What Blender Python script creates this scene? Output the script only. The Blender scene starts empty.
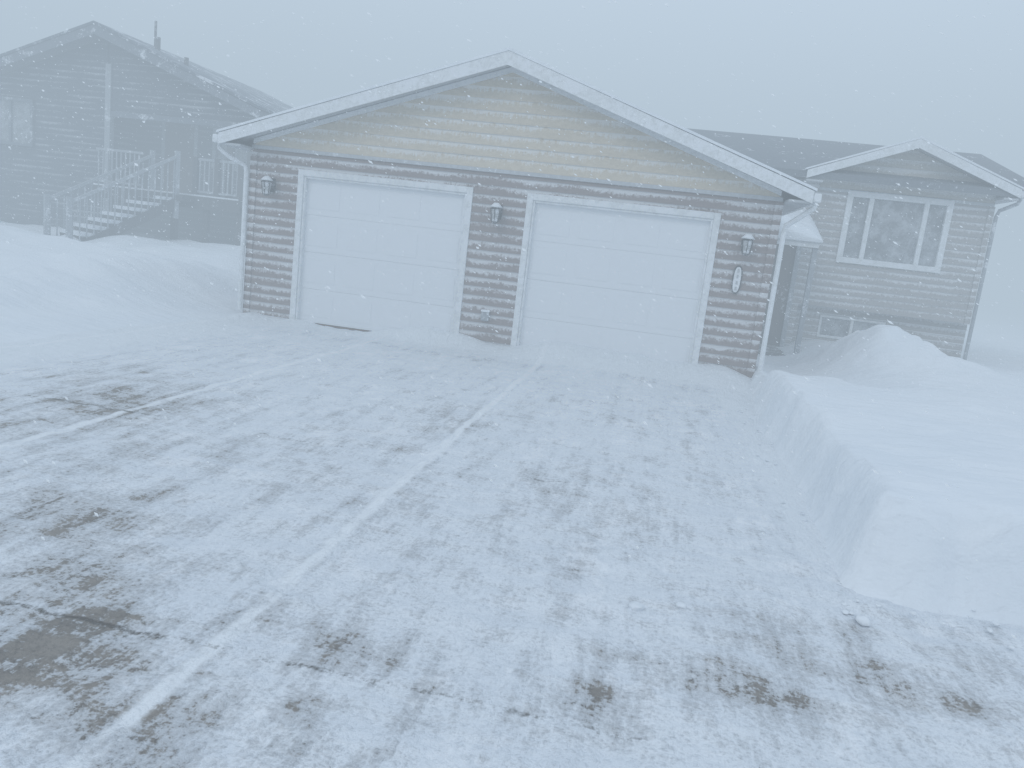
import bpy, math, random
import numpy as np
from mathutils import Matrix, Vector
random.seed(4); np.random.seed(4)
SC=bpy.context.scene
COL=bpy.context.collection
# ---------------------------------------------------------------- helpers
def link(o,parent=None):
    COL.objects.link(o)
    if parent: o.parent=parent
    return o
def empty(name,loc=(0,0,0)):
    o=bpy.data.objects.new(name,None); o.empty_display_size=.3; o.location=loc
    return link(o)
def mesh(name,V,Fc,mat,parent=None,smooth=False):
    me=bpy.data.meshes.new(name); me.from_pydata([tuple(v) for v in V],[],Fc); me.update()
    if mat: me.materials.append(mat)
    if smooth: me.polygons.foreach_set("use_smooth",[True]*len(me.polygons))
    o=bpy.data.objects.new(name,me)
    return link(o,parent)
class MB:
    def __init__(s): s.V=[];s.F=[]
    def box(s,x0,x1,y0,y1,z0,z1):
        b=len(s.V)
        s.V+=[(x0,y0,z0),(x1,y0,z0),(x1,y1,z0),(x0,y1,z0),(x0,y0,z1),(x1,y0,z1),(x1,y1,z1),(x0,y1,z1)]
        s.F+=[[b+i for i in f] for f in ((0,3,2,1),(4,5,6,7),(0,1,5,4),(1,2,6,5),(2,3,7,6),(3,0,4,7))]
        return s
    def prism(s,poly,a0,a1,axis='y'):
        b=len(s.V);n=len(poly)
        for a in (a0,a1):
            for (u,z) in poly:
                s.V.append((u,a,z) if axis=='y' else (a,u,z))
        s.F+=[[b+i for i in range(n)],[b+n+i for i in reversed(range(n))]]
        for i in range(n):
            j=(i+1)%n; s.F.append([b+i,b+n+i,b+n+j,b+j])
        return s
    def tube(s,pts,r,n=8,r1=None):
        b=len(s.V); m=len(pts)
        for k,p in enumerate(pts):
            p=Vector(p)
            d=(Vector(pts[min(k+1,m-1)])-Vector(pts[max(k-1,0)])).normalized()
            a=d.cross(Vector((0,0,1))).normalized() if abs(d.z)<.99 else Vector((1,0,0))
            c=d.cross(a)
            rr=r if r1 is None else r+(r1-r)*k/(m-1)
            for i in range(n):
                t=2*math.pi*(i+.5)/n
                s.V.append(tuple(p+a*math.cos(t)*rr+c*math.sin(t)*rr))
        for k in range(m-1):
            for i in range(n):
                j=(i+1)%n
                s.F.append([b+k*n+i,b+k*n+j,b+(k+1)*n+j,b+(k+1)*n+i])
        s.F.append([b+i for i in reversed(range(n))]); s.F.append([b+(m-1)*n+i for i in range(n)])
        return s
    def ob(s,name,mat,parent=None,smooth=False,bevel=0):
        o=mesh(name,s.V,s.F,mat,parent,smooth)
        import bmesh
        bm=bmesh.new();bm.from_mesh(o.data);bmesh.ops.recalc_face_normals(bm,faces=bm.faces);bm.to_mesh(o.data);bm.free()
        if bevel:
            m=o.modifiers.new("b","BEVEL");m.width=bevel;m.segments=2;m.limit_method='ANGLE'
        return o
def ss(t): 
    t=np.clip(t,0,1); return t*t*(3-2*t)
_lat={}
def vnoise(x,y,seed):
    if seed not in _lat: _lat[seed]=np.random.RandomState(seed).rand(256,256)
    L=_lat[seed]
    xi=np.floor(x).astype(int);yi=np.floor(y).astype(int);fx=x-xi;fy=y-yi
    fx=fx*fx*(3-2*fx);fy=fy*fy*(3-2*fy)
    a=L[xi%256,yi%256];b=L[(xi+1)%256,yi%256];c=L[xi%256,(yi+1)%256];d=L[(xi+1)%256,(yi+1)%256]
    return (a*(1-fx)+b*fx)*(1-fy)+(c*(1-fx)+d*fx)*fy-.5
def fbm(x,y,seed,o=4):
    r=0;a=1
    for k in range(o): r=r+a*vnoise(x*2**k+k*17.3,y*2**k+k*9.1,seed+k);a*=.5
    return r
# ---------------------------------------------------------------- materials
def newmat(name):
    m=bpy.data.materials.new(name);m.use_nodes=True
    nt=m.node_tree;return m,nt,nt.nodes["Principled BSDF"]
class NB:
    def __init__(s,nt): s.nt=nt
    def n(s,t,**k):
        x=s.nt.nodes.new(t)
        for a,b in k.items(): setattr(x,a,b)
        return x
    def l(s,a,b): s.nt.links.new(a,b)
    def math(s,op,a,b=None,c=None,clamp=False):
        x=s.n('ShaderNodeMath',operation=op);x.use_clamp=clamp
        for i,v in enumerate((a,b,c)):
            if v is None: continue
            if isinstance(v,(int,float)): x.inputs[i].default_value=v
            else: s.l(v,x.inputs[i])
        return x.outputs[0]
    def co(s): return s.n('ShaderNodeTexCoord').outputs['Object']
    def map(s,v,scale=(1,1,1),rot=(0,0,0)):
        x=s.n('ShaderNodeMapping');s.l(v,x.inputs[0]);x.inputs['Scale'].default_value=scale;x.inputs['Rotation'].default_value=rot
        return x.outputs[0]
    def noise(s,v,sc,det=4,ro=.55):
        x=s.n('ShaderNodeTexNoise');s.l(v,x.inputs['Vector']);x.inputs['Scale'].default_value=sc
        x.inputs['Detail'].default_value=det;x.inputs['Roughness'].default_value=ro;return x.outputs['Fac']
    def rng(s,v,a,b,c=0.,d=1.,smooth=True):
        x=s.n('ShaderNodeMapRange');x.interpolation_type='SMOOTHSTEP' if smooth else 'LINEAR'
        s.l(v,x.inputs[0])
        for i,q in enumerate((a,b,c,d)): x.inputs[i+1].default_value=q
        return x.outputs[0]
    def mix(s,f,a,b):
        x=s.n('ShaderNodeMix',data_type='RGBA')
        if isinstance(f,(int,float)): x.inputs[0].default_value=f
        else: s.l(f,x.inputs[0])
        for i,q in ((6,a),(7,b)):
            if isinstance(q,tuple): x.inputs[i].default_value=(*q,1) if len(q)==3 else q
            else: s.l(q,x.inputs[i])
        return x.outputs[2]
    def bump(s,h,st,dist,N=None):
        x=s.n('ShaderNodeBump');s.l(h,x.inputs['Height']);x.inputs['Strength'].default_value=st;x.inputs['Distance'].default_value=dist
        if N: s.l(N,x.inputs['Normal'])
        return x.outputs[0]
    def wsum(s,*tw):
        r=None
        for t,w in tw:
            q=s.math('MULTIPLY',s.math('SUBTRACT',t,.5),w)
            r=q if r is None else s.math('ADD',r,q)
        return r
SNOW=(.82,.845,.875)
def m_snow():
    m,nt,p=newmat("snow");b=NB(nt);c=b.co()
    n1=b.noise(c,.9,3);n2=b.noise(c,14,4,.6);n3=b.noise(b.map(c,(1.5,5,3),(0,0,.5)),1.6,4)
    col=b.mix(b.rng(n1,.3,.7),(.77,.805,.845),SNOW);col=b.mix(b.rng(n3,.5,.8,0,.5),col,(.87,.89,.91))
    b.l(col,p.inputs['Base Color']);p.inputs['Roughness'].default_value=.85
    N=b.bump(b.math('ADD',n3,b.math('MULTIPLY',n2,.12)),.5,.09);b.l(N,p.inputs['Normal']);return m
def m_drive():
    m,nt,p=newmat("snowy_concrete");b=NB(nt);c=b.co()
    at=b.n('ShaderNodeAttribute',attribute_name='bare').outputs['Fac']
    st=b.noise(b.map(c,(4.2,.75,1),(0,0,.12)),1.5,6,.72)
    st2=b.noise(b.map(c,(.8,4.0,1),(0,0,-.12)),1.5,6,.72)
    bl=b.noise(c,5,7,.72);fine=b.noise(c,48,4,.72)
    nz=b.wsum((st,1.6),(st2,1.0),(bl,1.35),(fine,.95))
    v=b.math('ADD',nz,b.math('MULTIPLY',at,.62))
    hard=b.rng(v,.46,.66);soft=b.rng(v,.0,.54)
    cc=b.mix(b.rng(bl,.35,.65),(.13,.108,.088),(.25,.215,.18));cc=b.mix(b.rng(fine,.5,.75,0,.6),cc,(.07,.06,.05))
    sn=b.mix(b.rng(st2,.35,.65),(.74,.775,.82),SNOW)
    sn=b.mix(b.rng(st,.46,.66,0,.34),sn,(.60,.64,.69))
    sn=b.mix(b.rng(fine,.46,.70,0,.50),sn,(.60,.635,.68))
    sn=b.mix(b.rng(b.noise(b.map(c,(1.6,1,1)),2.1,6,.72),.53,.64,0,.7),sn,(.88,.895,.92))
    calm=b.rng(at,-.12,-.42)
    sn=b.mix(calm,sn,(.80,.83,.86))
    sx=b.n('ShaderNodeSeparateXYZ');b.l(c,sx.inputs[0])
    wob=b.math('MULTIPLY',b.math('SUBTRACT',bl,.5),.09)
    def line(coord,off,per,w):
        q=b.math('ADD',b.math('ADD',coord,wob),-off+per/2+per*20)
        q=b.math('ABSOLUTE',b.math('SUBTRACT',b.math('MODULO',q,per),per/2))
        return b.rng(q,w,w*.3)
    jx=line(sx.outputs[0],2.25,2.28,.05);jy=line(sx.outputs[1],-8.3,2.6,.018)
    thin=b.mix(.5,cc,(.50,.53,.57))
    col=b.mix(b.math('MULTIPLY',soft,.60),sn,thin)
    col=b.mix(b.math('MULTIPLY',hard,.88),col,cc)
    jm=b.math('MULTIPLY',jx,b.math('MULTIPLY',b.rng(bl,.32,.52,.0,.95),b.rng(sx.outputs[0],5.2,4.7)))
    col=b.mix(jm,col,(.86,.885,.91))
    jyd=b.math('MULTIPLY',jy,b.rng(v,.15,.6,0,.85))
    col=b.mix(jyd,col,(.08,.07,.06))
    b.l(col,p.inputs['Base Color'])
    p.inputs['Roughness'].default_value=.8
    bl2=b.noise(c,6,5,.72);st3=b.noise(b.map(c,(4.2,.75,1),(0,0,.12)),1.5,3,.7)
    N=b.bump(b.wsum((bl2,1.),(st3,.9)),.85,.06);b.l(N,p.inputs['Normal']);return m
def m_siding(name,base,exp,amt,z0=0,top=.92,lo=.12,vert=.45):
    m,nt,p=newmat(name);b=NB(nt);c=b.co()
    sx=b.n('ShaderNodeSeparateXYZ');b.l(c,sx.inputs[0])
    fr=b.math('FRACT',b.math('DIVIDE',b.math('ADD',sx.outputs[2],-z0+exp*100),exp))
    n=b.noise(b.map(c,(.8,.8,2)),1.3,4,.6);n2=b.noise(b.map(c,(1.3,1.3,2.2)),13,4,.7);n3=b.noise(b.map(c,(7,7,.6)),5,3,.6)
    v=b.math('ADD',fr,b.wsum((n,1.5),(n2,1.0),(n3,vert)))
    mask=b.rng(v,1-amt-.22,1-amt+.26,lo,top)
    bc=b.mix(b.rng(n2,.3,.7),tuple(x*.85 for x in base),base)
    col=b.mix(mask,bc,(.79,.81,.83))
    b.l(col,p.inputs['Base Color']);p.inputs['Roughness'].default_value=.75
    return m
def m_plain(name,base,snow=.3,rough=.6,sc=3,dirt=.15):
    m,nt,p=newmat(name);b=NB(nt);c=b.co()
    n=b.noise(c,sc,5,.7);n2=b.noise(c,sc*6,3,.65)
    v=b.math('ADD',b.math('MULTIPLY',n,.65),b.math('MULTIPLY',n2,.35))
    bc=b.mix(b.rng(n2,.3,.7),tuple(x*(1-dirt) for x in base),base)
    col=b.mix(b.rng(v,.62-.3*snow,.72-.25*snow,0,.9),bc,(.79,.81,.84))
    b.l(col,p.inputs['Base Color']);p.inputs['Roughness'].default_value=rough
    b.l(b.bump(n,.3,.01),p.inputs['Normal']);return m
def m_glass():
    m,nt,p=newmat("window_glass");b=NB(nt);c=b.co()
    n=b.noise(c,4,5,.7)
    col=b.mix(b.rng(n,.35,.72,.35,.9),(.10,.11,.12),(.58,.61,.64))
    b.l(col,p.inputs['Base Color']);b.l(b.rng(n,.4,.7,.15,.6),p.inputs['Roughness'])
    b.l(b.rng(n,.35,.75,.65,.9),p.inputs['Alpha']);return m
M_snow=m_snow();M_drive=m_drive()
EXP=.125
M_sid=m_siding("taupe_siding",(.215,.155,.138),EXP,.40,0,.76,.11)
M_gab=m_siding("beige_gable_siding",(.64,.545,.405),.15,.30,2.47,.62,.10,1.0)
M_sidR=m_siding("beige_grey_siding",(.33,.305,.285),EXP,.36,1.02,.7,.13)
M_gabR=m_siding("house_gable_siding",(.50,.45,.37),.15,.4,3.11,.7,.15)
M_sidL=m_siding("slate_siding",(.065,.08,.105),.15,.14,0,.45,.03)
M_trim=m_plain("white_trim",(.78,.80,.81),.55)
M_trimL=m_plain("greyed_trim",(.36,.385,.41),.35)
M_fasL=m_plain("neighbor_fascia_paint",(.15,.17,.20),.3)
M_roofL=m_plain("neighbor_roof_snow",(.13,.15,.18),.4,.9,2)
M_door=m_plain("frosted_garage_door",(.76,.785,.805),1.3,sc=1.6,dirt=.05)
M_weather=m_plain("door_bottom_seal",(.16,.11,.09),.25)
M_soff=m_plain("soffit",(.50,.52,.54),.2)
M_shing=m_plain("shingles_with_snow",(.17,.185,.205),.12,.9,2.5)
M_dark=m_plain("dark_metal",(.05,.05,.055),.35,.5,9)
M_brown=m_plain("door_brown",(.12,.09,.08),.2,.5)
M_wood=m_plain("weathered_wood",(.10,.10,.105),.2,.8)
M_conc=m_plain("foundation",(.22,.21,.21),.35,.9)
M_glass=m_glass();M_curt=m_plain("curtain",(.60,.60,.58),0,.9)
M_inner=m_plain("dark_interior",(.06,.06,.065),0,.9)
M_lamp=m_plain("frosted_lamp_glass",(.40,.41,.41),.6,.3,9)
# ---------------------------------------------------------------- lap siding
def lap(name,u0,u1,z0,z1,exp,mat,parent,T,holes=(),clip=None,phase=0.,proud=.022):
    V=[];Fc=[]
    cuts=set([z0,z1])
    for h in holes: cuts|={h[2],h[3]}
    k=math.floor((z0-phase)/exp)
    while phase+k*exp<z1:
        cuts.add(phase+k*exp);k+=1
    cuts=sorted(c for c in cuts if z0-1e-6<=c<=z1+1e-6)
    cc=[cuts[0]]
    for c in cuts[1:]:
        if c-cc[-1]>1e-4: cc.append(c)
    def q(*p):
        b=len(V);V.extend(T(*a) for a in p);Fc.append([b,b+1,b+2,b+3])
    for a,bz in zip(cc[:-1],cc[1:]):
        fa=((a-phase)/exp)%1
        if fa>.9999: fa=0
        fb=fa+(bz-a)/exp
        na=proud*(1-fa*.85);nb=proud*(1-fb*.85)
        segs=[(u0,u1)]
        for h in holes:
            if h[2]<bz-1e-5 and h[3]>a+1e-5:
                ns=[]
                for s in segs:
                    if h[0]>s[0]: ns.append((s[0],min(s[1],h[0])))
                    if h[1]<s[1]: ns.append((max(s[0],h[1]),s[1]))
                segs=[s for s in ns if s[1]-s[0]>1e-4]
        for s in segs:
            la,ra=s;lb,rb=s
            if clip:
                ca=clip(a);cb=clip(bz)
                la,ra=max(la,ca[0]),min(ra,ca[1]);lb,rb=max(lb,cb[0]),min(rb,cb[1])
                if ra<=la: continue
                if rb<lb: lb=rb=(lb+rb)/2
            q((la,na,a),(ra,na,a),(rb,nb,bz),(lb,nb,bz))
            if fa<1e-3: q((la,.001,a),(ra,.001,a),(ra,na,a),(la,na,a))
    return mesh(name,V,Fc,mat,parent)
# ---------------------------------------------------------------- GARAGE
W=7.273;DW=2.564;S=.695;WH=2.42;PK=3.93;EH=2.58;EO=.33;RX=W/2
SL=(PK-EH)/(RX+EO)
G=empty("attached_garage",(RX,3,0))
def P(o):
    o.matrix_parent_inverse=Matrix.Translation(-Vector(o.parent.location))
    return o
D1=(S,S+DW);D2=(W-S-DW,W-S)
def rz(x): return PK-SL*abs(x-RX)
holes=[(D1[0],D1[1],-1,2.2),(D2[0],D2[1],-1,2.2)]
T=lambda u,n,z:(u,-n,z)
P(lap("front_siding",0,W,-.1,WH,EXP,M_sid,G,T,holes))
und=.17
P(lap("gable_siding",-.02,W+.02,WH+.05,PK,.15,M_gab,G,lambda u,n,z:(u,-n-.012,z),(),lambda z:(RX-(PK-und-z)/SL,RX+(PK-und-z)/SL),2.47,.026))
P(MB().box(-.03,W+.03,-.045,.0,WH,WH+.05).ob("gable_band_trim",M_soff,G))
for x in (0,W):
    P(MB().box(x-.05,x+.05,-.032,.05,-.1,WH-.001).ob("corner_board",M_sid,G))
P(lap("side_siding",0,6.5,-.1,WH,EXP,M_sid,G,lambda u,n,z:(W+n+.002,u+.052,z)))
P(lap("side_siding_2",0,6.5,-.1,WH,EXP,M_sid,G,lambda u,n,z:(-n,u+.052,z)))
b=MB();b.box(.01,D1[0],.02,.15,-.1,WH);b.box(D1[1],D2[0],.02,.15,-.1,WH);b.box(D2[1],W-.01,.02,.15,-.1,WH);b.box(D1[0],D1[1],.02,.15,2.2,WH);b.box(D2[0],D2[1],.02,.15,2.2,WH)
b.box(.01,.14,.15,6.5,-.1,WH);b.box(W-.14,W-.01,.15,6.5,-.1,WH);b.box(.01,W-.01,6.5,6.6,-.1,WH)
P(b.ob("wall_core",M_sid,G))
for D in (D1,D2):
    t=.085;b=MB()
    b.box(D[0],D[0]+t,-.035,.12,-.05,2.2);b.box(D[1]-t,D[1],-.035,.12,-.05,2.2);b.box(D[0]+t,D[1]-t,-.035,.12,2.2-t,2.2)
    b.box(D[0]+t,D[0]+t+.03,-.012,.1,-.05,2.2-t);b.box(D[1]-t-.03,D[1]-t,-.012,.1,-.05,2.2-t);b.box(D[0]+t+.03,D[1]-t-.03,-.012,.1,2.2-t-.03,2.2-t)
    P(b.ob("door_frame",M_trim,G,bevel=.006))
    x0,x1=D[0]+t,D[1]-t;n=4;hh=(2.2-t)/n;b=MB()
    for i in range(n):
        z0=i*hh+.001+.035*(i==0);z1=(i+1)*hh-.001
        b.box(x0,x1,.062,.1,z0,z1)
        for j in range(4):
            w=(x1-x0)/4
            a=x0+j*w+.07;c=x0+(j+1)*w-.07
            b.box(a,c,.0575,.0622,z0+.09,z1-.09)
    P(b.ob("garage_door",M_door,G,bevel=.004))
    P(MB().box(x0,x1,.055,.1,-.03,.034).ob("door_seal",M_weather,G))
YF=-.4;YB=6.9
b=MB()
for sgn in (-1,1):
    e=RX+sgn*(RX+EO)
    b.prism([(RX,PK-.03),(e,EH-.03),(e,EH-.13),(RX,PK-.13)],YF+.002,YB)
P(b.ob("roof_deck",M_soff,G))
b=MB()
for sgn in (-1,1):
    e=RX+sgn*(RX+EO+.03)
    b.prism([(RX,PK+.012),(e,EH+.002),(e,EH-.028),(RX,PK-.028)],YF-.03,YB)
P(b.ob("snow_on_roof",M_snow,G))
b=MB()
for sgn in (-1,1):
    e=RX+sgn*(RX+EO)
    b.prism([(RX,PK-.03),(e,EH-.03),(e,EH-.18),(RX,PK-.20)],YF-.022,YF)
P(b.ob("rake_fascia",M_trim,G))
b=MB()
for sgn in (-1,1):
    e=RX+sgn*RX
    b.prism([(RX,PK-und+.03),(e,rz(e)-und+.03),(e,rz(e)-und-.035),(RX,PK-und-.04)],-.062,-.036)
P(b.ob("frieze_board",M_trim,G))
b=MB()
for x0,x1 in ((-EO,-.005),(W+.055,W+EO)):
    b.box(x0,x1,YF+.003,YB,2.40,2.43)
P(b.ob("eave_soffit",M_soff,G))
b=MB()
for sgn in (-1,1):
    x=RX+sgn*(RX+EO)
    xa,xb=(x-.10,x-.003) if sgn<0 else (x+.003,x+.10)
    b.box(xa,xb,YF-.01,YB,EH-.16,EH-.05)
P(b.ob("gutter",M_trim,G,bevel=.015))
b=MB()
b.tube([(-EO-.05,-.30,2.43),(-EO-.05,-.30,2.36),(-.27,-.22,2.26),(-.09,-.09,2.17),(-.075,-.075,2.08),(-.075,-.075,.1)],.034)
b.tube([(W+EO+.05,-.30,2.43),(W+EO+.05,-.30,2.36),(W+.25,-.20,2.24),(W+.11,-.09,2.12),(W+.105,-.07,2.0),(W+.105,-.07,.05)],.034)
P(b.ob("downspout",M_trim,G))
xo=(D1[1]+D2[0])/2-.02
P(MB().box(xo-.055,xo+.055,-.08,-.018,.41,.53).ob("outlet_cover",M_trimL,G,bevel=.01))
P(MB().box(xo-.06,xo+.06,-.09,-.018,.533,.565).ob("snow_on_outlet",M_snow,G,bevel=.01))
def lantern(x,z):
    E=empty("wall_lantern",(x,-.02,z))
    b=MB();b.prism([(-.05,-.09),(.05,-.09),(.06,0),(.05,.10),(-.05,.10),(-.06,0)],-.03,0)
    b.tube([(0,-.02,.05),(0,-.08,.10),(0,-.14,.09),(0,-.155,.06)],.011)
    b.tube([(0,-.155,-.155),(0,-.155,-.13)],.02,r1=.055)
    b.tube([(0,-.155,.035),(0,-.155,.085)],.088,6,r1=.02)
    for k in range(6):
        t=math.pi/3*k+.5*math.pi/3
        b.tube([(math.cos(t)*.05,-.155+math.sin(t)*.05,-.13),(math.cos(t)*.075,-.155+math.sin(t)*.075,.035)],.006,4)
    b.ob("lantern_frame",M_dark,E)
    MB().tube([(0,-.155,-.128),(0,-.155,.034)],.044,6,r1=.068).ob("lantern_glass",M_lamp,E)
    MB().tube([(0,-.155,.058),(0,-.155,.09),(0,-.155,.12)],.092,10,r1=.03).ob("snow_cap",M_snow,E,smooth=True)
    return E
lantern(.30,1.93);lantern((D1[1]+D2[0])/2,1.90);lantern(W-.33,1.85)
E=empty("house_number_plaque",(W-.37,-.022,1.38))
def oval(w,h,n=32):
    return [(math.copysign(abs(math.cos(t))**.75,math.cos(t))*w,math.copysign(abs(math.sin(t))**.75,math.sin(t))*h) for t in [2*math.pi*i/n for i in range(n)]]
MB().prism(oval(.062,.185),-.018,0).ob("plaque_rim",M_dark,E)
MB().prism(oval(.045,.165),-.024,-.0185).ob("plaque_face",M_trim,E)
b=MB()
for k in range(4): b.prism([(a,c-.115+k*.077) for a,c in [(-.012,-.022),(.012,-.024),(.014,.02),(-.01,.024)]],-.028,-.0245)
b.ob("weathered_numerals",M_soff,E)
# ---------------------------------------------------------------- HOUSE on the right
H=empty("split_level_house",(10,7,0))
X0,X1=8.47,11.36;YW=4.4;ZB=1.02;HP=4.04;HE=3.37;HX=(8.17+11.61)/2
HS=(HP-HE)/(HX-8.17)
win=(9.0,10.72,1.86,3.08)
th=lambda u,n,z:(u,YW-n,z)
P(lap("upper_siding",X0,X1,ZB,3.06,EXP,M_sidR,H,th,[win],None,ZB))
P(lap("house_gable",X0-.02,X1+.02,3.11,HP,.15,M_gabR,H,lambda u,n,z:(u,YW-n-.012,z),[(win[0],win[1],3.0,3.12)],lambda z:(HX-(HP-.13-z)/HS,HX+(HP-.13-z)/HS),3.11))
P(MB().box(X0-.02,X1+.02,YW-.045,YW,3.06,3.11).ob("gable_band",M_soff,H))
b=MB();b.box(X0+.01,win[0],YW+.01,YW+.12,ZB,3.2);b.box(win[1],X1-.01,YW+.01,YW+.12,ZB,3.2);b.box(win[0],win[1],YW+.01,YW+.12,ZB,win[2]);b.box(win[0],win[1],YW+.01,YW+.12,win[3],3.2)
b.box(X0+.01,X1-.01,YW+.12,YW+.6,ZB,ZB+.1);b.box(X1-.13,X1-.01,YW+.12,11,ZB,3.2)
P(b.ob("wall_core",M_sidR,H))
b=MB()
for x in (X0,X1): b.box(x-.045,x+.045,YW-.03,YW+.05,ZB-.01,3.059)
P(b.ob("corner_board",M_sidR,H))
P(lap("side_wall_siding",0,6.5,ZB,3.2,EXP,M_sidR,H,lambda u,n,z:(X1+n,YW+.06+u,z),(),None,ZB))
YL=YW+.28
P(lap("lower_siding",X0,X1+.12,-.2,ZB,EXP,M_sidR,H,lambda u,n,z:(u,YL-n,z),[(8.95,10.1,.45,.86)]))
P(lap("lower_side_siding",0,6,-.2,ZB,EXP,M_sidR,H,lambda u,n,z:(X1+.10+n,YL+.02+u,z)))
b=MB();b.box(X0,X1+.06,YL+.15,YL+.3,-.3,ZB-.01);P(b.ob("foundation_wall",M_conc,H))
b=MB();b.box(8.95,10.1,YL-.03,YL+.1,.82,.86);b.box(8.95,10.1,YL-.03,YL+.1,.45,.49);b.box(8.95,8.99,YL-.03,YL+.1,.49,.82);b.box(10.06,10.1,YL-.03,YL+.1,.49,.82);b.box(9.5,9.55,YL-.03,YL+.1,.49,.82)
P(b.ob("basement_window_frame",M_trim,H));P(MB().box(8.99,10.06,YL+.03,YL+.04,.49,.82).ob("basement_glass",M_glass,H))
def window(nm,x0,x1,z0,z1,y,par,divs,fr=.09,mt=M_trim):
    b=MB();b.box(x0-.02,x1+.02,y-.05,y+.08,z0-.02,z0+fr);b.box(x0-.02,x1+.02,y-.05,y+.08,z1-fr,z1+.02)
    b.box(x0-.02,x0+fr,y-.05,y+.08,z0+fr,z1-fr);b.box(x1-fr,x1+.02,y-.05,y+.08,z0+fr,z1-fr)
    for d in divs: b.box(d-.04,d+.04,y-.035,y+.08,z0+fr,z1-fr)
    P(b.ob(nm+"_frame",mt,par,bevel=.005))
    P(MB().box(x0+fr,x1-fr,y+.02,y+.028,z0+fr,z1-fr).ob(nm+"_glass",M_glass,par))
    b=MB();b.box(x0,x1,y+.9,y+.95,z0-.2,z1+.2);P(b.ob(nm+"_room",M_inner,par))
    def cur(a,c):
        V=[];F_=[];n=24
        for i in range(n+1):
            x=a+(c-a)*i/n;yy=y+.14+.03*math.sin(i*1.9)
            V+=[(x,yy,z0),(x,yy,z1)]
        for i in range(n): F_.append([2*i,2*i+2,2*i+3,2*i+1])
        P(mesh(nm+"_curtain",V,F_,M_curt,par))
    return cur
cur=window("living_window",*win,YW,H,[win[0]+.40,win[1]-.40],.08)
cur(win[0]+.05,win[0]+.30);cur(win[0]+.5,win[0]+.85);cur(win[1]-.26,win[1]-.05)
b=MB();c_=MB();d_=MB()
for sgn in (-1,1):
    e=HX+sgn*(HX-8.17)
    b.prism([(HX,HP-.03),(e,HE-.03),(e,HE-.12),(HX,HP-.12)],4.002,8)
    c_.prism([(HX,HP+.01),(e+sgn*.03,HE),(e+sgn*.03,HE-.028),(HX,HP-.028)],3.97,8)
    d_.prism([(HX,HP-.03),(e,HE-.03),(e,HE-.17),(HX,HP-.18)],3.975,4.0)
P(b.ob("house_roof_deck",M_soff,H));P(c_.ob("house_roof_snow",M_snow,H));P(d_.ob("house_rake_fascia",M_trim,H))
b=MB();b.box(X1+.01,11.60,4.003,11,3.16,3.19);b.box(8.18,X0-.01,4.003,5,3.16,3.19);P(b.ob("house_soffit",M_soff,H))
b=MB();b.box(11.613,11.71,3.98,8,HE-.16,HE-.05);P(b.ob("house_gutter",M_trim,H,bevel=.01))
b=MB();b.tube([(11.66,4.1,3.2),(11.64,4.12,3.12),(11.47,4.35,3.0),(11.45,4.38,2.9),(11.45,4.38,.3)],.032);P(b.ob("house_downspout",M_trimL,H))
RYm,RZm=7.6,4.42
b=MB();b.prism([(4.02,3.33),(RYm,RZm),(RYm,RZm-.12),(4.02,3.21)],5.2,12.1,'x');b.prism([(11.4,3.33),(RYm,RZm),(RYm,RZm-.12),(11.4,3.21)],5.2,12.1,'x')
P(b.ob("main_roof",M_shing,H))
b=MB();b.prism([(4.6,3.2),(10.8,3.2),(RYm,RZm-.13)],11.3,11.35,'x');b.prism([(6.7,3.2),(10.8,3.2),(RYm,RZm-.13)],5.4,5.5,'x');b.box(5.4,11.3,10.8,10.9,0,3.2);b.box(5.4,5.5,6.7,10.8,0,3.2)
P(b.ob("gable_end_wall",M_sidR,H))
P(lap("entry_wall_siding",W+.0,X0,-.1,3.2,EXP,M_sidR,H,lambda u,n,z:(u,4.35-n,z),[(7.5,8.35,.2,2.2)]))
P(lap("entry_return_siding",0,.6,-.1,3.1,EXP,M_sidR,H,lambda u,n,z:(X0-.05-n,YW-.05+u,z)))
b=MB();b.box(7.5,7.58,4.3,4.42,.2,2.2);b.box(8.27,8.35,4.3,4.42,.2,2.2);b.box(7.58,8.27,4.3,4.42,2.12,2.2);P(b.ob("entry_door_frame",M_trimL,H))
b=MB();b.box(7.58,8.27,4.36,4.42,.2,2.12);b.box(7.66,7.9,4.345,4.36,1.1,2.0);b.box(7.96,8.2,4.345,4.36,1.1,2.0);b.box(7.66,7.9,4.345,4.36,.35,1.0);b.box(7.96,8.2,4.345,4.36,.35,1.0);P(b.ob("entry_door",M_brown,H,bevel=.006))
b=MB();b.prism([(3.1,2.12),(4.35,2.5),(4.35,2.38),(3.1,2.0)],W+.1,8.42,'x');P(b.ob("entry_roof",M_trim,H))
V=[];Fq=[];nxx,nyq=16,12
for j in range(nyq+1):
    for i in range(nxx+1):
        u=i/nxx;v_=j/nyq;x=W+.08+u*(8.46-W-.08);y=3.03+v_*1.31
        th_=(.10+.30*(1-u)**.8+.06*math.sin(u*5+v_*3))*min(1,(v_*5+.25),(1-u)*6+.2)
        V.append((x,y,2.105+.304*v_*1.31+th_))
for j in range(nyq):
    for i in range(nxx):
        a=j*(nxx+1)+i;Fq.append([a,a+1,a+nxx+2,a+nxx+1])
nb=len(V)
for i in range(nxx+1): V.append((V[i][0],3.05,2.09))
for i in range(nxx): Fq.append([nb+i,nb+i+1,i+1,i])
P(mesh("entry_roof_snow",V,Fq,M_snow,H,True))
b=MB();b.box(8.34,8.42,3.14,3.22,0,2.0);P(b.ob("entry_post",M_trimL,H))
b=MB();b.box(W+.1,8.45,3.0,4.3,-.1,.18);P(b.ob("entry_step",M_conc,H))
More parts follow.
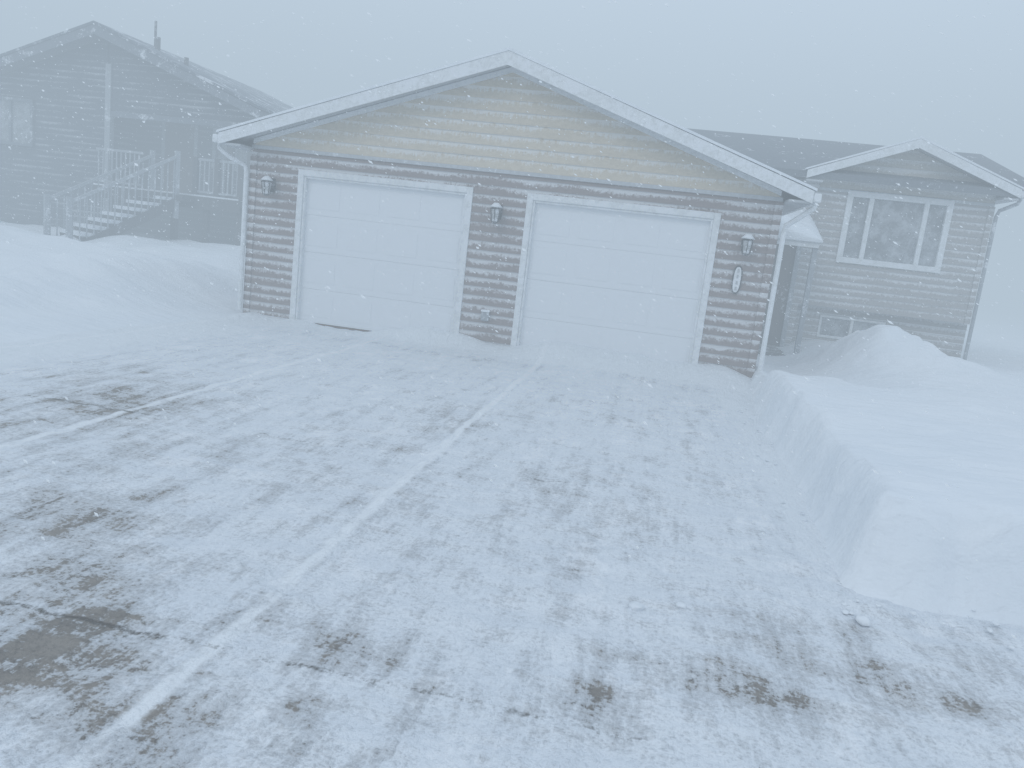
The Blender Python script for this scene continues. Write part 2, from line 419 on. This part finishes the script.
# ---------------------------------------------------------------- neighbour's house
N=empty("neighbor_house",(-9,11,0))
NX,NP,NE,NTX=-9.0,5.80,4.08,-4.35
NS=(NP-NE)/(NTX-NX)
ny=lambda yy:(lambda u,n,z:(u,yy-n,z))
cl=lambda z:(NX-(NP-.25-z)/NS,NX+(NP-.25-z)/NS)
NR=-4.75
P(lap("front_siding",-13.3,-8.95,.0,NP,.15,M_sidL,N,ny(8.5),[(-12.6,-11.2,2.6,3.8)],cl))
P(lap("recess_siding",-8.95,NR,1.6,NP,.15,M_sidL,N,ny(9.9),[(-8.2,-7.3,1.75,3.75),(-6.7,-5.3,2.6,3.7)],cl))
P(lap("recess_return",0,1.4,0,4.9,.15,M_sidL,N,lambda u,n,z:(-8.95+n,8.5+u,z)))
P(lap("neighbor_lower",-8.95,NR-.05,0,1.7,.15,M_sidL,N,ny(9.6)))
P(lap("porch_gable",-9,NR+.05,3.72,NP,.15,M_sidL,N,ny(8.5),(),cl))
P(MB().box(-8.95,NR+.05,8.45,8.55,3.58,3.72).ob("porch_beam",M_fasL,N))
P(lap("neighbor_side",0,6,0,3.9,.15,M_sidL,N,lambda u,n,z:(NR+n,9.9+u,z)))
b=MB();b.box(-13.3,NR-.05,10.1,10.2,0,4.0);b.box(-13.4,-13.3,8.5,16,0,4);b.box(-13.3,NR-.05,16,16.1,0,4);b.box(-13.2,-9.05,8.7,8.8,0,4.0);P(b.ob("neighbor_core",M_inner,N))
b=MB();c_=MB();d_=MB()
for sgn in (-1,1):
    e=NX+sgn*(NTX-NX)
    b.prism([(NX,NP-.05),(e,NE-.05),(e,NE-.22),(NX,NP-.22)],8.0,16.5)
    c_.prism([(NX,NP+.02),(e+sgn*.04,NE+.02),(e+sgn*.04,NE-.048),(NX,NP-.048)],7.94,16.5)
    d_.prism([(NX,NP-.05),(e,NE-.05),(e,NE-.27),(NX,NP-.29)],7.96,7.998)
P(b.ob("neighbor_roof",M_shing,N));P(c_.ob("neighbor_roof_snow",M_roofL,N));P(d_.ob("neighbor_fascia",M_fasL,N))
P(MB().box(-9.02,-8.86,8.44,8.6,0,4.9).ob("neighbor_corner",M_trimL,N))
cur=window("neighbor_window",-6.7,-5.3,2.6,3.7,9.86,N,[-6.0],.08,M_trimL);cur(-6.6,-6.2)
cur=window("neighbor_front_window",-12.6,-11.2,2.6,3.8,8.46,N,[-11.9],.06,M_fasL)
b=MB();b.box(-8.2,-7.3,9.86,9.95,1.75,3.75);P(b.ob("neighbor_door",M_brown,N,bevel=.01))
b=MB();b.box(-8.3,-8.2,9.84,9.95,1.75,3.85);b.box(-7.3,-7.2,9.84,9.95,1.75,3.85);b.box(-8.2,-7.3,9.84,9.95,3.75,3.85);P(b.ob("neighbor_door_frame",M_trimL,N))
b=MB();b.box(-8.9,NR+.05,7.9,9.85,1.62,1.75);b.box(-8.9,NR+.05,7.87,7.9,1.45,1.76)
for x in (-6.6,-5.7,-4.75): b.box(x-.07,x+.07,7.95,8.09,0,1.6)
for x in (-6.0,-5.4,-4.75): b.box(x-.06,x+.06,7.9,8.02,1.77,2.74)
b.box(-5.45,-5.30,8.42,8.57,1.76,3.57);b.box(-4.87,-4.72,8.42,8.57,1.76,3.57)
P(b.ob("deck_frame",M_wood,N))
b=MB();b.box(-5.93,-4.82,7.93,7.98,2.66,2.72);b.box(-5.93,-4.82,7.93,7.98,1.86,1.91);b.box(-8.85,-7.5,7.93,7.98,2.66,2.72);b.box(-8.85,-7.5,7.93,7.98,1.86,1.91)
x=-5.9
while x<-4.85: b.box(x,x+.035,7.94,7.97,1.91,2.66);x+=.13
x=-8.8
while x<-7.55: b.box(x,x+.035,7.94,7.97,1.91,2.66);x+=.13
P(b.ob("deck_railing",M_trimL,N))
P(MB().box(-8.88,NR,7.88,8.2,1.762,1.80).ob("deck_snow",M_snow,N))
ns=8;run=.31;rise=.175;za=1.75;wd_=1.35
A=Vector((-6.75,7.75,0));ang=math.radians(240)
fx=Vector((math.cos(ang),math.sin(ang),0));sx_=Vector((-fx.y,fx.x,0))
def obox(mb,s0,s1,t0,t1,z0,z1,slope=0.):
    b0=len(mb.V)
    for z_ in (0,1):
        for s_,t_ in ((s0,t0),(s1,t0),(s1,t1),(s0,t1)):
            zz=(z1 if z_ else z0)-slope*(s_-s0)
            q=A+fx*s_+sx_*t_;mb.V.append((q.x,q.y,zz))
    mb.F+=[[b0+i for i in f] for f in ((0,3,2,1),(4,5,6,7),(0,1,5,4),(1,2,6,5),(2,3,7,6),(3,0,4,7))]
b=MB();c_=MB();r_=MB();h2=wd_/2;sl=rise/run;Ls=ns*run
for i in range(ns):
    z=za-rise*(i+1);s0=run*i
    obox(b,s0,s0+run+.02,-h2,h2,z-.045,z)
    obox(b,s0-.01,s0+.01,-h2,h2,z,z+rise-.05)
    obox(c_,s0+.02,s0+run+.04,-h2+.03,h2-.03,z+.002,z+.085)
for t in (-h2,h2):
    obox(b,0,Ls,t-.022,t+.022,za-.34,za-.08,sl)
    obox(r_,0,Ls,t-.04,t+.04,za+.88,za+.96,sl)
    for i in range(ns*2):
        s0=(i+.5)*run/2;z=za-sl*s0
        obox(r_,s0-.012,s0+.012,t-.012,t+.012,z-.1,z+.9)
    for s0 in (0,Ls):
        z=za-sl*s0
        obox(r_,s0-.05,s0+.05,t-.05,t+.05,z-.6,z+1.05)
b.box(-7.5,-5.95,7.35,7.87,1.60,1.735)
P(b.ob("stair_treads",M_wood,N));P(c_.ob("stair_snow",M_snow,N));P(r_.ob("stair_railing",M_trimL,N))
b=MB();b.tube([(-8.7,10,5.6),(-8.7,10,6.4)],.035);b.tube([(-8.2,9.4,5.3),(-8.2,9.4,5.85)],.07);b.tube([(-11.0,9.2,5.0),(-11.0,9.2,5.6)],.10);b.tube([(-7.2,9.2,5.0),(-7.2,9.2,5.35)],.06)
P(b.ob("roof_vents",M_dark,N))
# ---------------------------------------------------------------- TERRAIN
def drift(x,y):
    a=.045+.17*ss((x-3.9)/.8)*ss((7.5-x)/.8)+.13*np.exp(-((x-2.9)/.6)**2)+.09*fbm(x*1.1,x*0+3,51,3)
    inside=ss((x+.3)/.5);wdt=.30+.30*ss((x-3.5)/1.5)+.18*fbm(x*1.5,x*0+7,53,2)
    return np.maximum(a,0)*np.exp(-np.maximum(-(y+.02),0)**2/wdt**2)*inside
def hgt(x,y):
    h=np.full(x.shape,-.02)
    L=ss((-x+.25)/3.0);B=ss((y+5.5)/9.5)
    left=L*(.08+.46*B)+.34*np.exp(-((x+7.4)/2.6)**2-((y-1.6)/1.5)**2)*L
    left+=.22*np.exp(-((x+2.6)/1.5)**2-((y+.3)/.8)**2)*L
    left+=L*.30*fbm(x*.45,y*.8,11)+.09*L*fbm(x*1.5+y,y*2.2,12)
    left-=.15*np.exp(-((x+8)/2.2)**2-((y-5.2)/1.2)**2)
    h=h+left
    edge=7.06+.10*fbm(y*1.1,y*0+2,21,3)+.10*ss((y+3.5)/2.5)-.10*ss((-5-y)/1.5)
    yend=-6.78+.26*fbm(x*1.1,x*0+5,22,3)-.1*ss((x-8.2)/2)
    R=ss((x-edge)/(.24+.12*fbm(y*2,y*0+4,27,2)));E=ss((y-yend)/.28)
    bank=.50+.09*fbm(x*.8,y*.6,23)+.04*fbm(x*3,y*3,24)-.13*ss((y+3.0)/2.2)*(1-ss((x-8.2)/1.))
    tr=np.exp(-((x-7.85)/.62)**2)*ss((y+1.3)/.9)
    bank*=1-.62*tr
    mound=.40*np.exp(-((x-9.2)/.95)**2-((y-1.3)/.9)**2)+.14*np.exp(-((x-8.9)/.42)**2-((y-.9)/.5)**2)+.14*np.exp(-((x-9.9)/.42)**2-((y-.4)/.5)**2)
    bank+=mound*(1-.8*tr)*(1+.45*fbm(x*1.7,y*1.7,36)+.2*fbm(x*4,y*4,38,2))
    bank-=.10*np.exp(-((y+.9)/.5)**2)*ss((x-8)/.6)
    bank-=.12*ss((y-2.5)/2)*ss((x-8)/2)
    face=R*E;h=h+face*np.maximum(bank,.05)+4*face*(1-face)*.14*fbm(x*5,y*5,29,3)
    lump=ss((x-7.4)/1.2)*ss((yend-y)/.3)*(1-E)
    h=h+lump*(.06+.12*fbm(x*1.4,y*1.4,31))
    big=np.maximum(np.abs(x)-20,0)+np.maximum(y-20,0);h=h+.4*fbm(x*.05,y*.05,41)*ss(big/30)
    return h
def seq(parts,far):
    a=[]
    for p0,p1,d in parts: a+=list(np.arange(p0,p1-1e-6,d))
    a.append(parts[-1][1])
    d=.4;x=a[-1];hi=[]
    while x<far: d*=1.25;x+=d;hi.append(x)
    d=.4;x=a[0];lo=[]
    while x>-far: d*=1.25;x-=d;lo.append(x)
    return np.array(lo[::-1]+a+hi)
def grid(name,xs,ys,z,mat):
    nx,nyy=len(xs),len(ys);X,Y=np.meshgrid(xs,ys)
    co=np.stack([X,Y,z],-1).reshape(-1,3)
    i=np.arange((nyy-1)*(nx-1));r=i//(nx-1);c=i%(nx-1);a=r*nx+c
    f=np.stack([a,a+1,a+nx+1,a+nx],-1)
    me=bpy.data.meshes.new(name);me.vertices.add(len(co));me.vertices.foreach_set("co",co.ravel())
    me.loops.add(f.size);me.loops.foreach_set("vertex_index",f.ravel())
    me.polygons.add(len(f));me.polygons.foreach_set("loop_start",np.arange(len(f))*4);me.polygons.foreach_set("loop_total",np.full(len(f),4))
    me.polygons.foreach_set("use_smooth",np.ones(len(f),bool));me.update();me.validate()
    me.materials.append(mat);o=bpy.data.objects.new(name,me);return link(o),X,Y
xs=seq([(-14,-1,.2),(-1,6.2,.12),(6.2,10.5,.045),(10.5,16,.2)],420);ys=seq([(-10,3,.06),(3,14,.2)],420)
X,Y=np.meshgrid(xs,ys);Z=hgt(X,Y)
ins=(X>-.05)&(X<W+.05)&(Y>.0)&(Y<6.5);Z=np.where(ins,-.05,Z)
grid("snow_ground",xs,ys,Z,M_snow)
xs=np.arange(-.9,10.6,.04);ys=np.arange(-11.5,.12,.04)
X,Y=np.meshgrid(xs,ys)
Z=.006+.016*fbm(X*3,Y*1.3,61,5)+.014*fbm(X*9,Y*7,62,4)+.02*np.maximum(fbm(X*.7,Y*.9,63,3),0)+drift(X,Y)
Z-= .10*ss((-.1-X)/.8)
bumpR=ss((X-6.4)/1)*ss((-Y-6.2)/1);Z+=bumpR*.03*fbm(X*2.4,Y*3.2,64,4)
bare=np.zeros(X.shape)
for (x,y,sx,sy,a) in [(2.0,-5.6,.8,1.1,.80),(1.5,-4.9,.7,.7,.5),(2.7,-6.6,.5,.9,.45),(3.3,-7.5,.45,.6,.85),(4.0,-8.5,.55,.5,1.05),(3.8,-8.0,.5,.35,.8),(4.5,-8.8,.4,.3,.9),
    (4.62,-8.05,.3,.25,.65),(5.0,-8.12,.26,.20,1.0),(4.9,-8.6,.3,.25,.5),(5.4,-8.35,.3,.25,.4),(5.86,-8.13,.13,.16,.85),(6.38,-7.88,.42,.22,.85),(6.98,-7.62,.5,.25,.8),(6.7,-7.3,.5,.25,.55),(7.6,-7.7,.4,.25,.45),
    (5.48,-5.9,.35,.7,.45),(5.9,-6.1,.3,.7,.4),(4.4,-4.4,.5,.9,.4),(3.9,-6,.7,1.,.36),(4.7,-6.8,.6,1.1,.28),(6.3,-5,.3,1.2,.2),(5.2,-7.4,.6,.6,.22),(5.5,-3,1.2,1.,.1),(3.6,-.95,3,.2,.25)]:
    bare=np.maximum(bare,a*np.exp(-((X-x)/sx)**2-((Y-y)/sy)**2))
bare-= .45*ss((X-7.9)/.6)*ss((-Y-6.5))+.22*ss((Y+2.6)/1.4)*(1-np.exp(-((Y+.95)/.2)**2))+.50*ss((1.1-X)/1.0)*ss((Y+6.5)/1.5)
bare-= .25*ss((-8.45-Y)/.3)*ss((X-5.2)/.6)+.35*ss((X-6.65)/.3)*ss((Y+6.6)/.4)
bare-=drift(X,Y)*6
o,X_,Y_=grid("concrete_driveway",xs,ys,Z,M_drive)
at=o.data.attributes.new("bare",'FLOAT','POINT');at.data.foreach_set("value",bare.ravel().astype(np.float32))
import bmesh
bm=bmesh.new()
def clump(x,y,z,r):
    m=Matrix.Translation((x,y,z))@Matrix.Rotation(random.random()*6,4,'Z')@Matrix.Diagonal((r*random.uniform(.8,1.5),r,r*random.uniform(.4,.7),1))
    res=bmesh.ops.create_icosphere(bm,subdivisions=2,radius=1,matrix=m)
    for v in res['verts']: v.co+=Vector([random.uniform(-1,1)*r*.13 for _ in range(3)])
for x,y,r in [(6.0,-7.35,.035),(6.2,-7.25,.026),(7.03,-7.05,.03)]: clump(x,y,.012,r)
for _ in range(60): clump(7.03+random.gauss(0,.06),random.uniform(-7,-1),.01,random.uniform(.006,.016))
for _ in range(40): clump(random.uniform(7,9.5),-6.9+random.gauss(0,.10),.02,random.uniform(.008,.018))
me=bpy.data.meshes.new("snow_clumps");bm.to_mesh(me);bm.free();me.materials.append(M_snow)
me.polygons.foreach_set("use_smooth",[True]*len(me.polygons));link(bpy.data.objects.new("snow_clumps",me))
# ---------------------------------------------------------------- falling snow (one mesh)
CAM=np.array([5.8823,-10.6351,1.5286])
V=[];Fc=[]
wd=Vector((.85,-.2,-.45)).normalized()
cnt=0
while cnt<10000:
    d=3.2+21*random.random()**.8;a=-.1664+random.uniform(-.75,.75)
    p=Vector((CAM[0]+math.sin(a)*d,CAM[1]+math.cos(a)*d,random.uniform(.05,min(8,1.5+d*.42))))
    r=random.uniform(.0022,.0065)*(1.3 if d>9 else 1);l=r*random.uniform(1,3)
    if -.6<p.x<7.9 and p.y>-.1: continue
    b0=len(V);s1=wd.orthogonal().normalized();s2=wd.cross(s1)
    V+=[tuple(p+wd*l),tuple(p-wd*l),tuple(p+s1*r),tuple(p-s1*r),tuple(p+s2*r),tuple(p-s2*r)]
    for f in ((0,2,4),(0,4,3),(0,3,5),(0,5,2),(1,4,2),(1,3,4),(1,5,3),(1,2,5)): Fc.append([b0+i for i in f])
    cnt+=1
mfl,nt,p_=newmat("snowflake");p_.inputs['Base Color'].default_value=(.92,.94,.95,1);p_.inputs['Roughness'].default_value=.8
mesh("falling_snow",V,Fc,mfl)
# ---------------------------------------------------------------- blowing-snow haze volume
m=bpy.data.materials.new("glowing_blizzard_haze");m.use_nodes=True;nt=m.node_tree
for n_ in list(nt.nodes): nt.nodes.remove(n_)
out=nt.nodes.new('ShaderNodeOutputMaterial');va=nt.nodes.new('ShaderNodeVolumeAbsorption');ve=nt.nodes.new('ShaderNodeEmission');ad=nt.nodes.new('ShaderNodeAddShader')
DEN=.045
va.inputs['Color'].default_value=(0,0,0,1);va.inputs['Density'].default_value=DEN
ve.inputs['Color'].default_value=(.455,.555,.65,1);ve.inputs['Strength'].default_value=DEN  # haze glows by itself: emission stands in for sky light scattered by blowing snow
nt.links.new(va.outputs[0],ad.inputs[0]);nt.links.new(ve.outputs[0],ad.inputs[1]);nt.links.new(ad.outputs[0],out.inputs['Volume'])
MB().box(-110,110,-45,130,-3,15).ob("glowing_blizzard_haze",m)
# ---------------------------------------------------------------- sky + sun
w=bpy.data.worlds.new("World");SC.world=w;w.use_nodes=True;nt=w.node_tree
bg=nt.nodes["Background"];sky=nt.nodes.new('ShaderNodeTexSky');sky.sky_type='NISHITA';sky.sun_disc=False
EL,AZ=math.radians(32),math.radians(200)
sky.sun_elevation=EL;sky.sun_rotation=AZ
nt.links.new(sky.outputs[0],bg.inputs[0]);bg.inputs[1].default_value=.05
bg2=nt.nodes.new('ShaderNodeBackground');bg2.inputs[0].default_value=(.77,.87,1,1);bg2.inputs[1].default_value=1.13
ad=nt.nodes.new('ShaderNodeAddShader');nt.links.new(bg.outputs[0],ad.inputs[0]);nt.links.new(bg2.outputs[0],ad.inputs[1])
nt.links.new(ad.outputs[0],nt.nodes["World Output"].inputs[0])
sl=bpy.data.lights.new("sun","SUN");sl.energy=.8;sl.angle=math.radians(25);sl.color=(1,.97,.93)
so=bpy.data.objects.new("sun",sl);link(so)
dv=Vector((math.sin(AZ)*math.cos(EL),math.cos(AZ)*math.cos(EL),math.sin(EL)))
so.rotation_euler=dv.to_track_quat('Z','Y').to_euler();so.location=(0,0,30)
# ---------------------------------------------------------------- camera
yaw,pitch,roll,f=-.1664,-.1797,.1151,776.4167
Fv=Vector((math.sin(yaw)*math.cos(pitch),math.cos(yaw)*math.cos(pitch),math.sin(pitch)))
R=Fv.cross(Vector((0,0,1))).normalized();U=R.cross(Fv)
c,s=math.cos(roll),math.sin(roll);R,U=c*R+s*U,-s*R+c*U
ca=bpy.data.cameras.new("camera");co=bpy.data.objects.new("camera",ca);link(co)
mt=Matrix((R,U,-Fv)).transposed().to_4x4();mt.translation=Vector(CAM);co.matrix_world=mt
ca.sensor_width=36;ca.lens=36*f/1024;ca.clip_start=.05;ca.clip_end=2000
SC.camera=co
SC.view_settings.view_transform='Standard';SC.view_settings.look='None';SC.view_settings.exposure=0
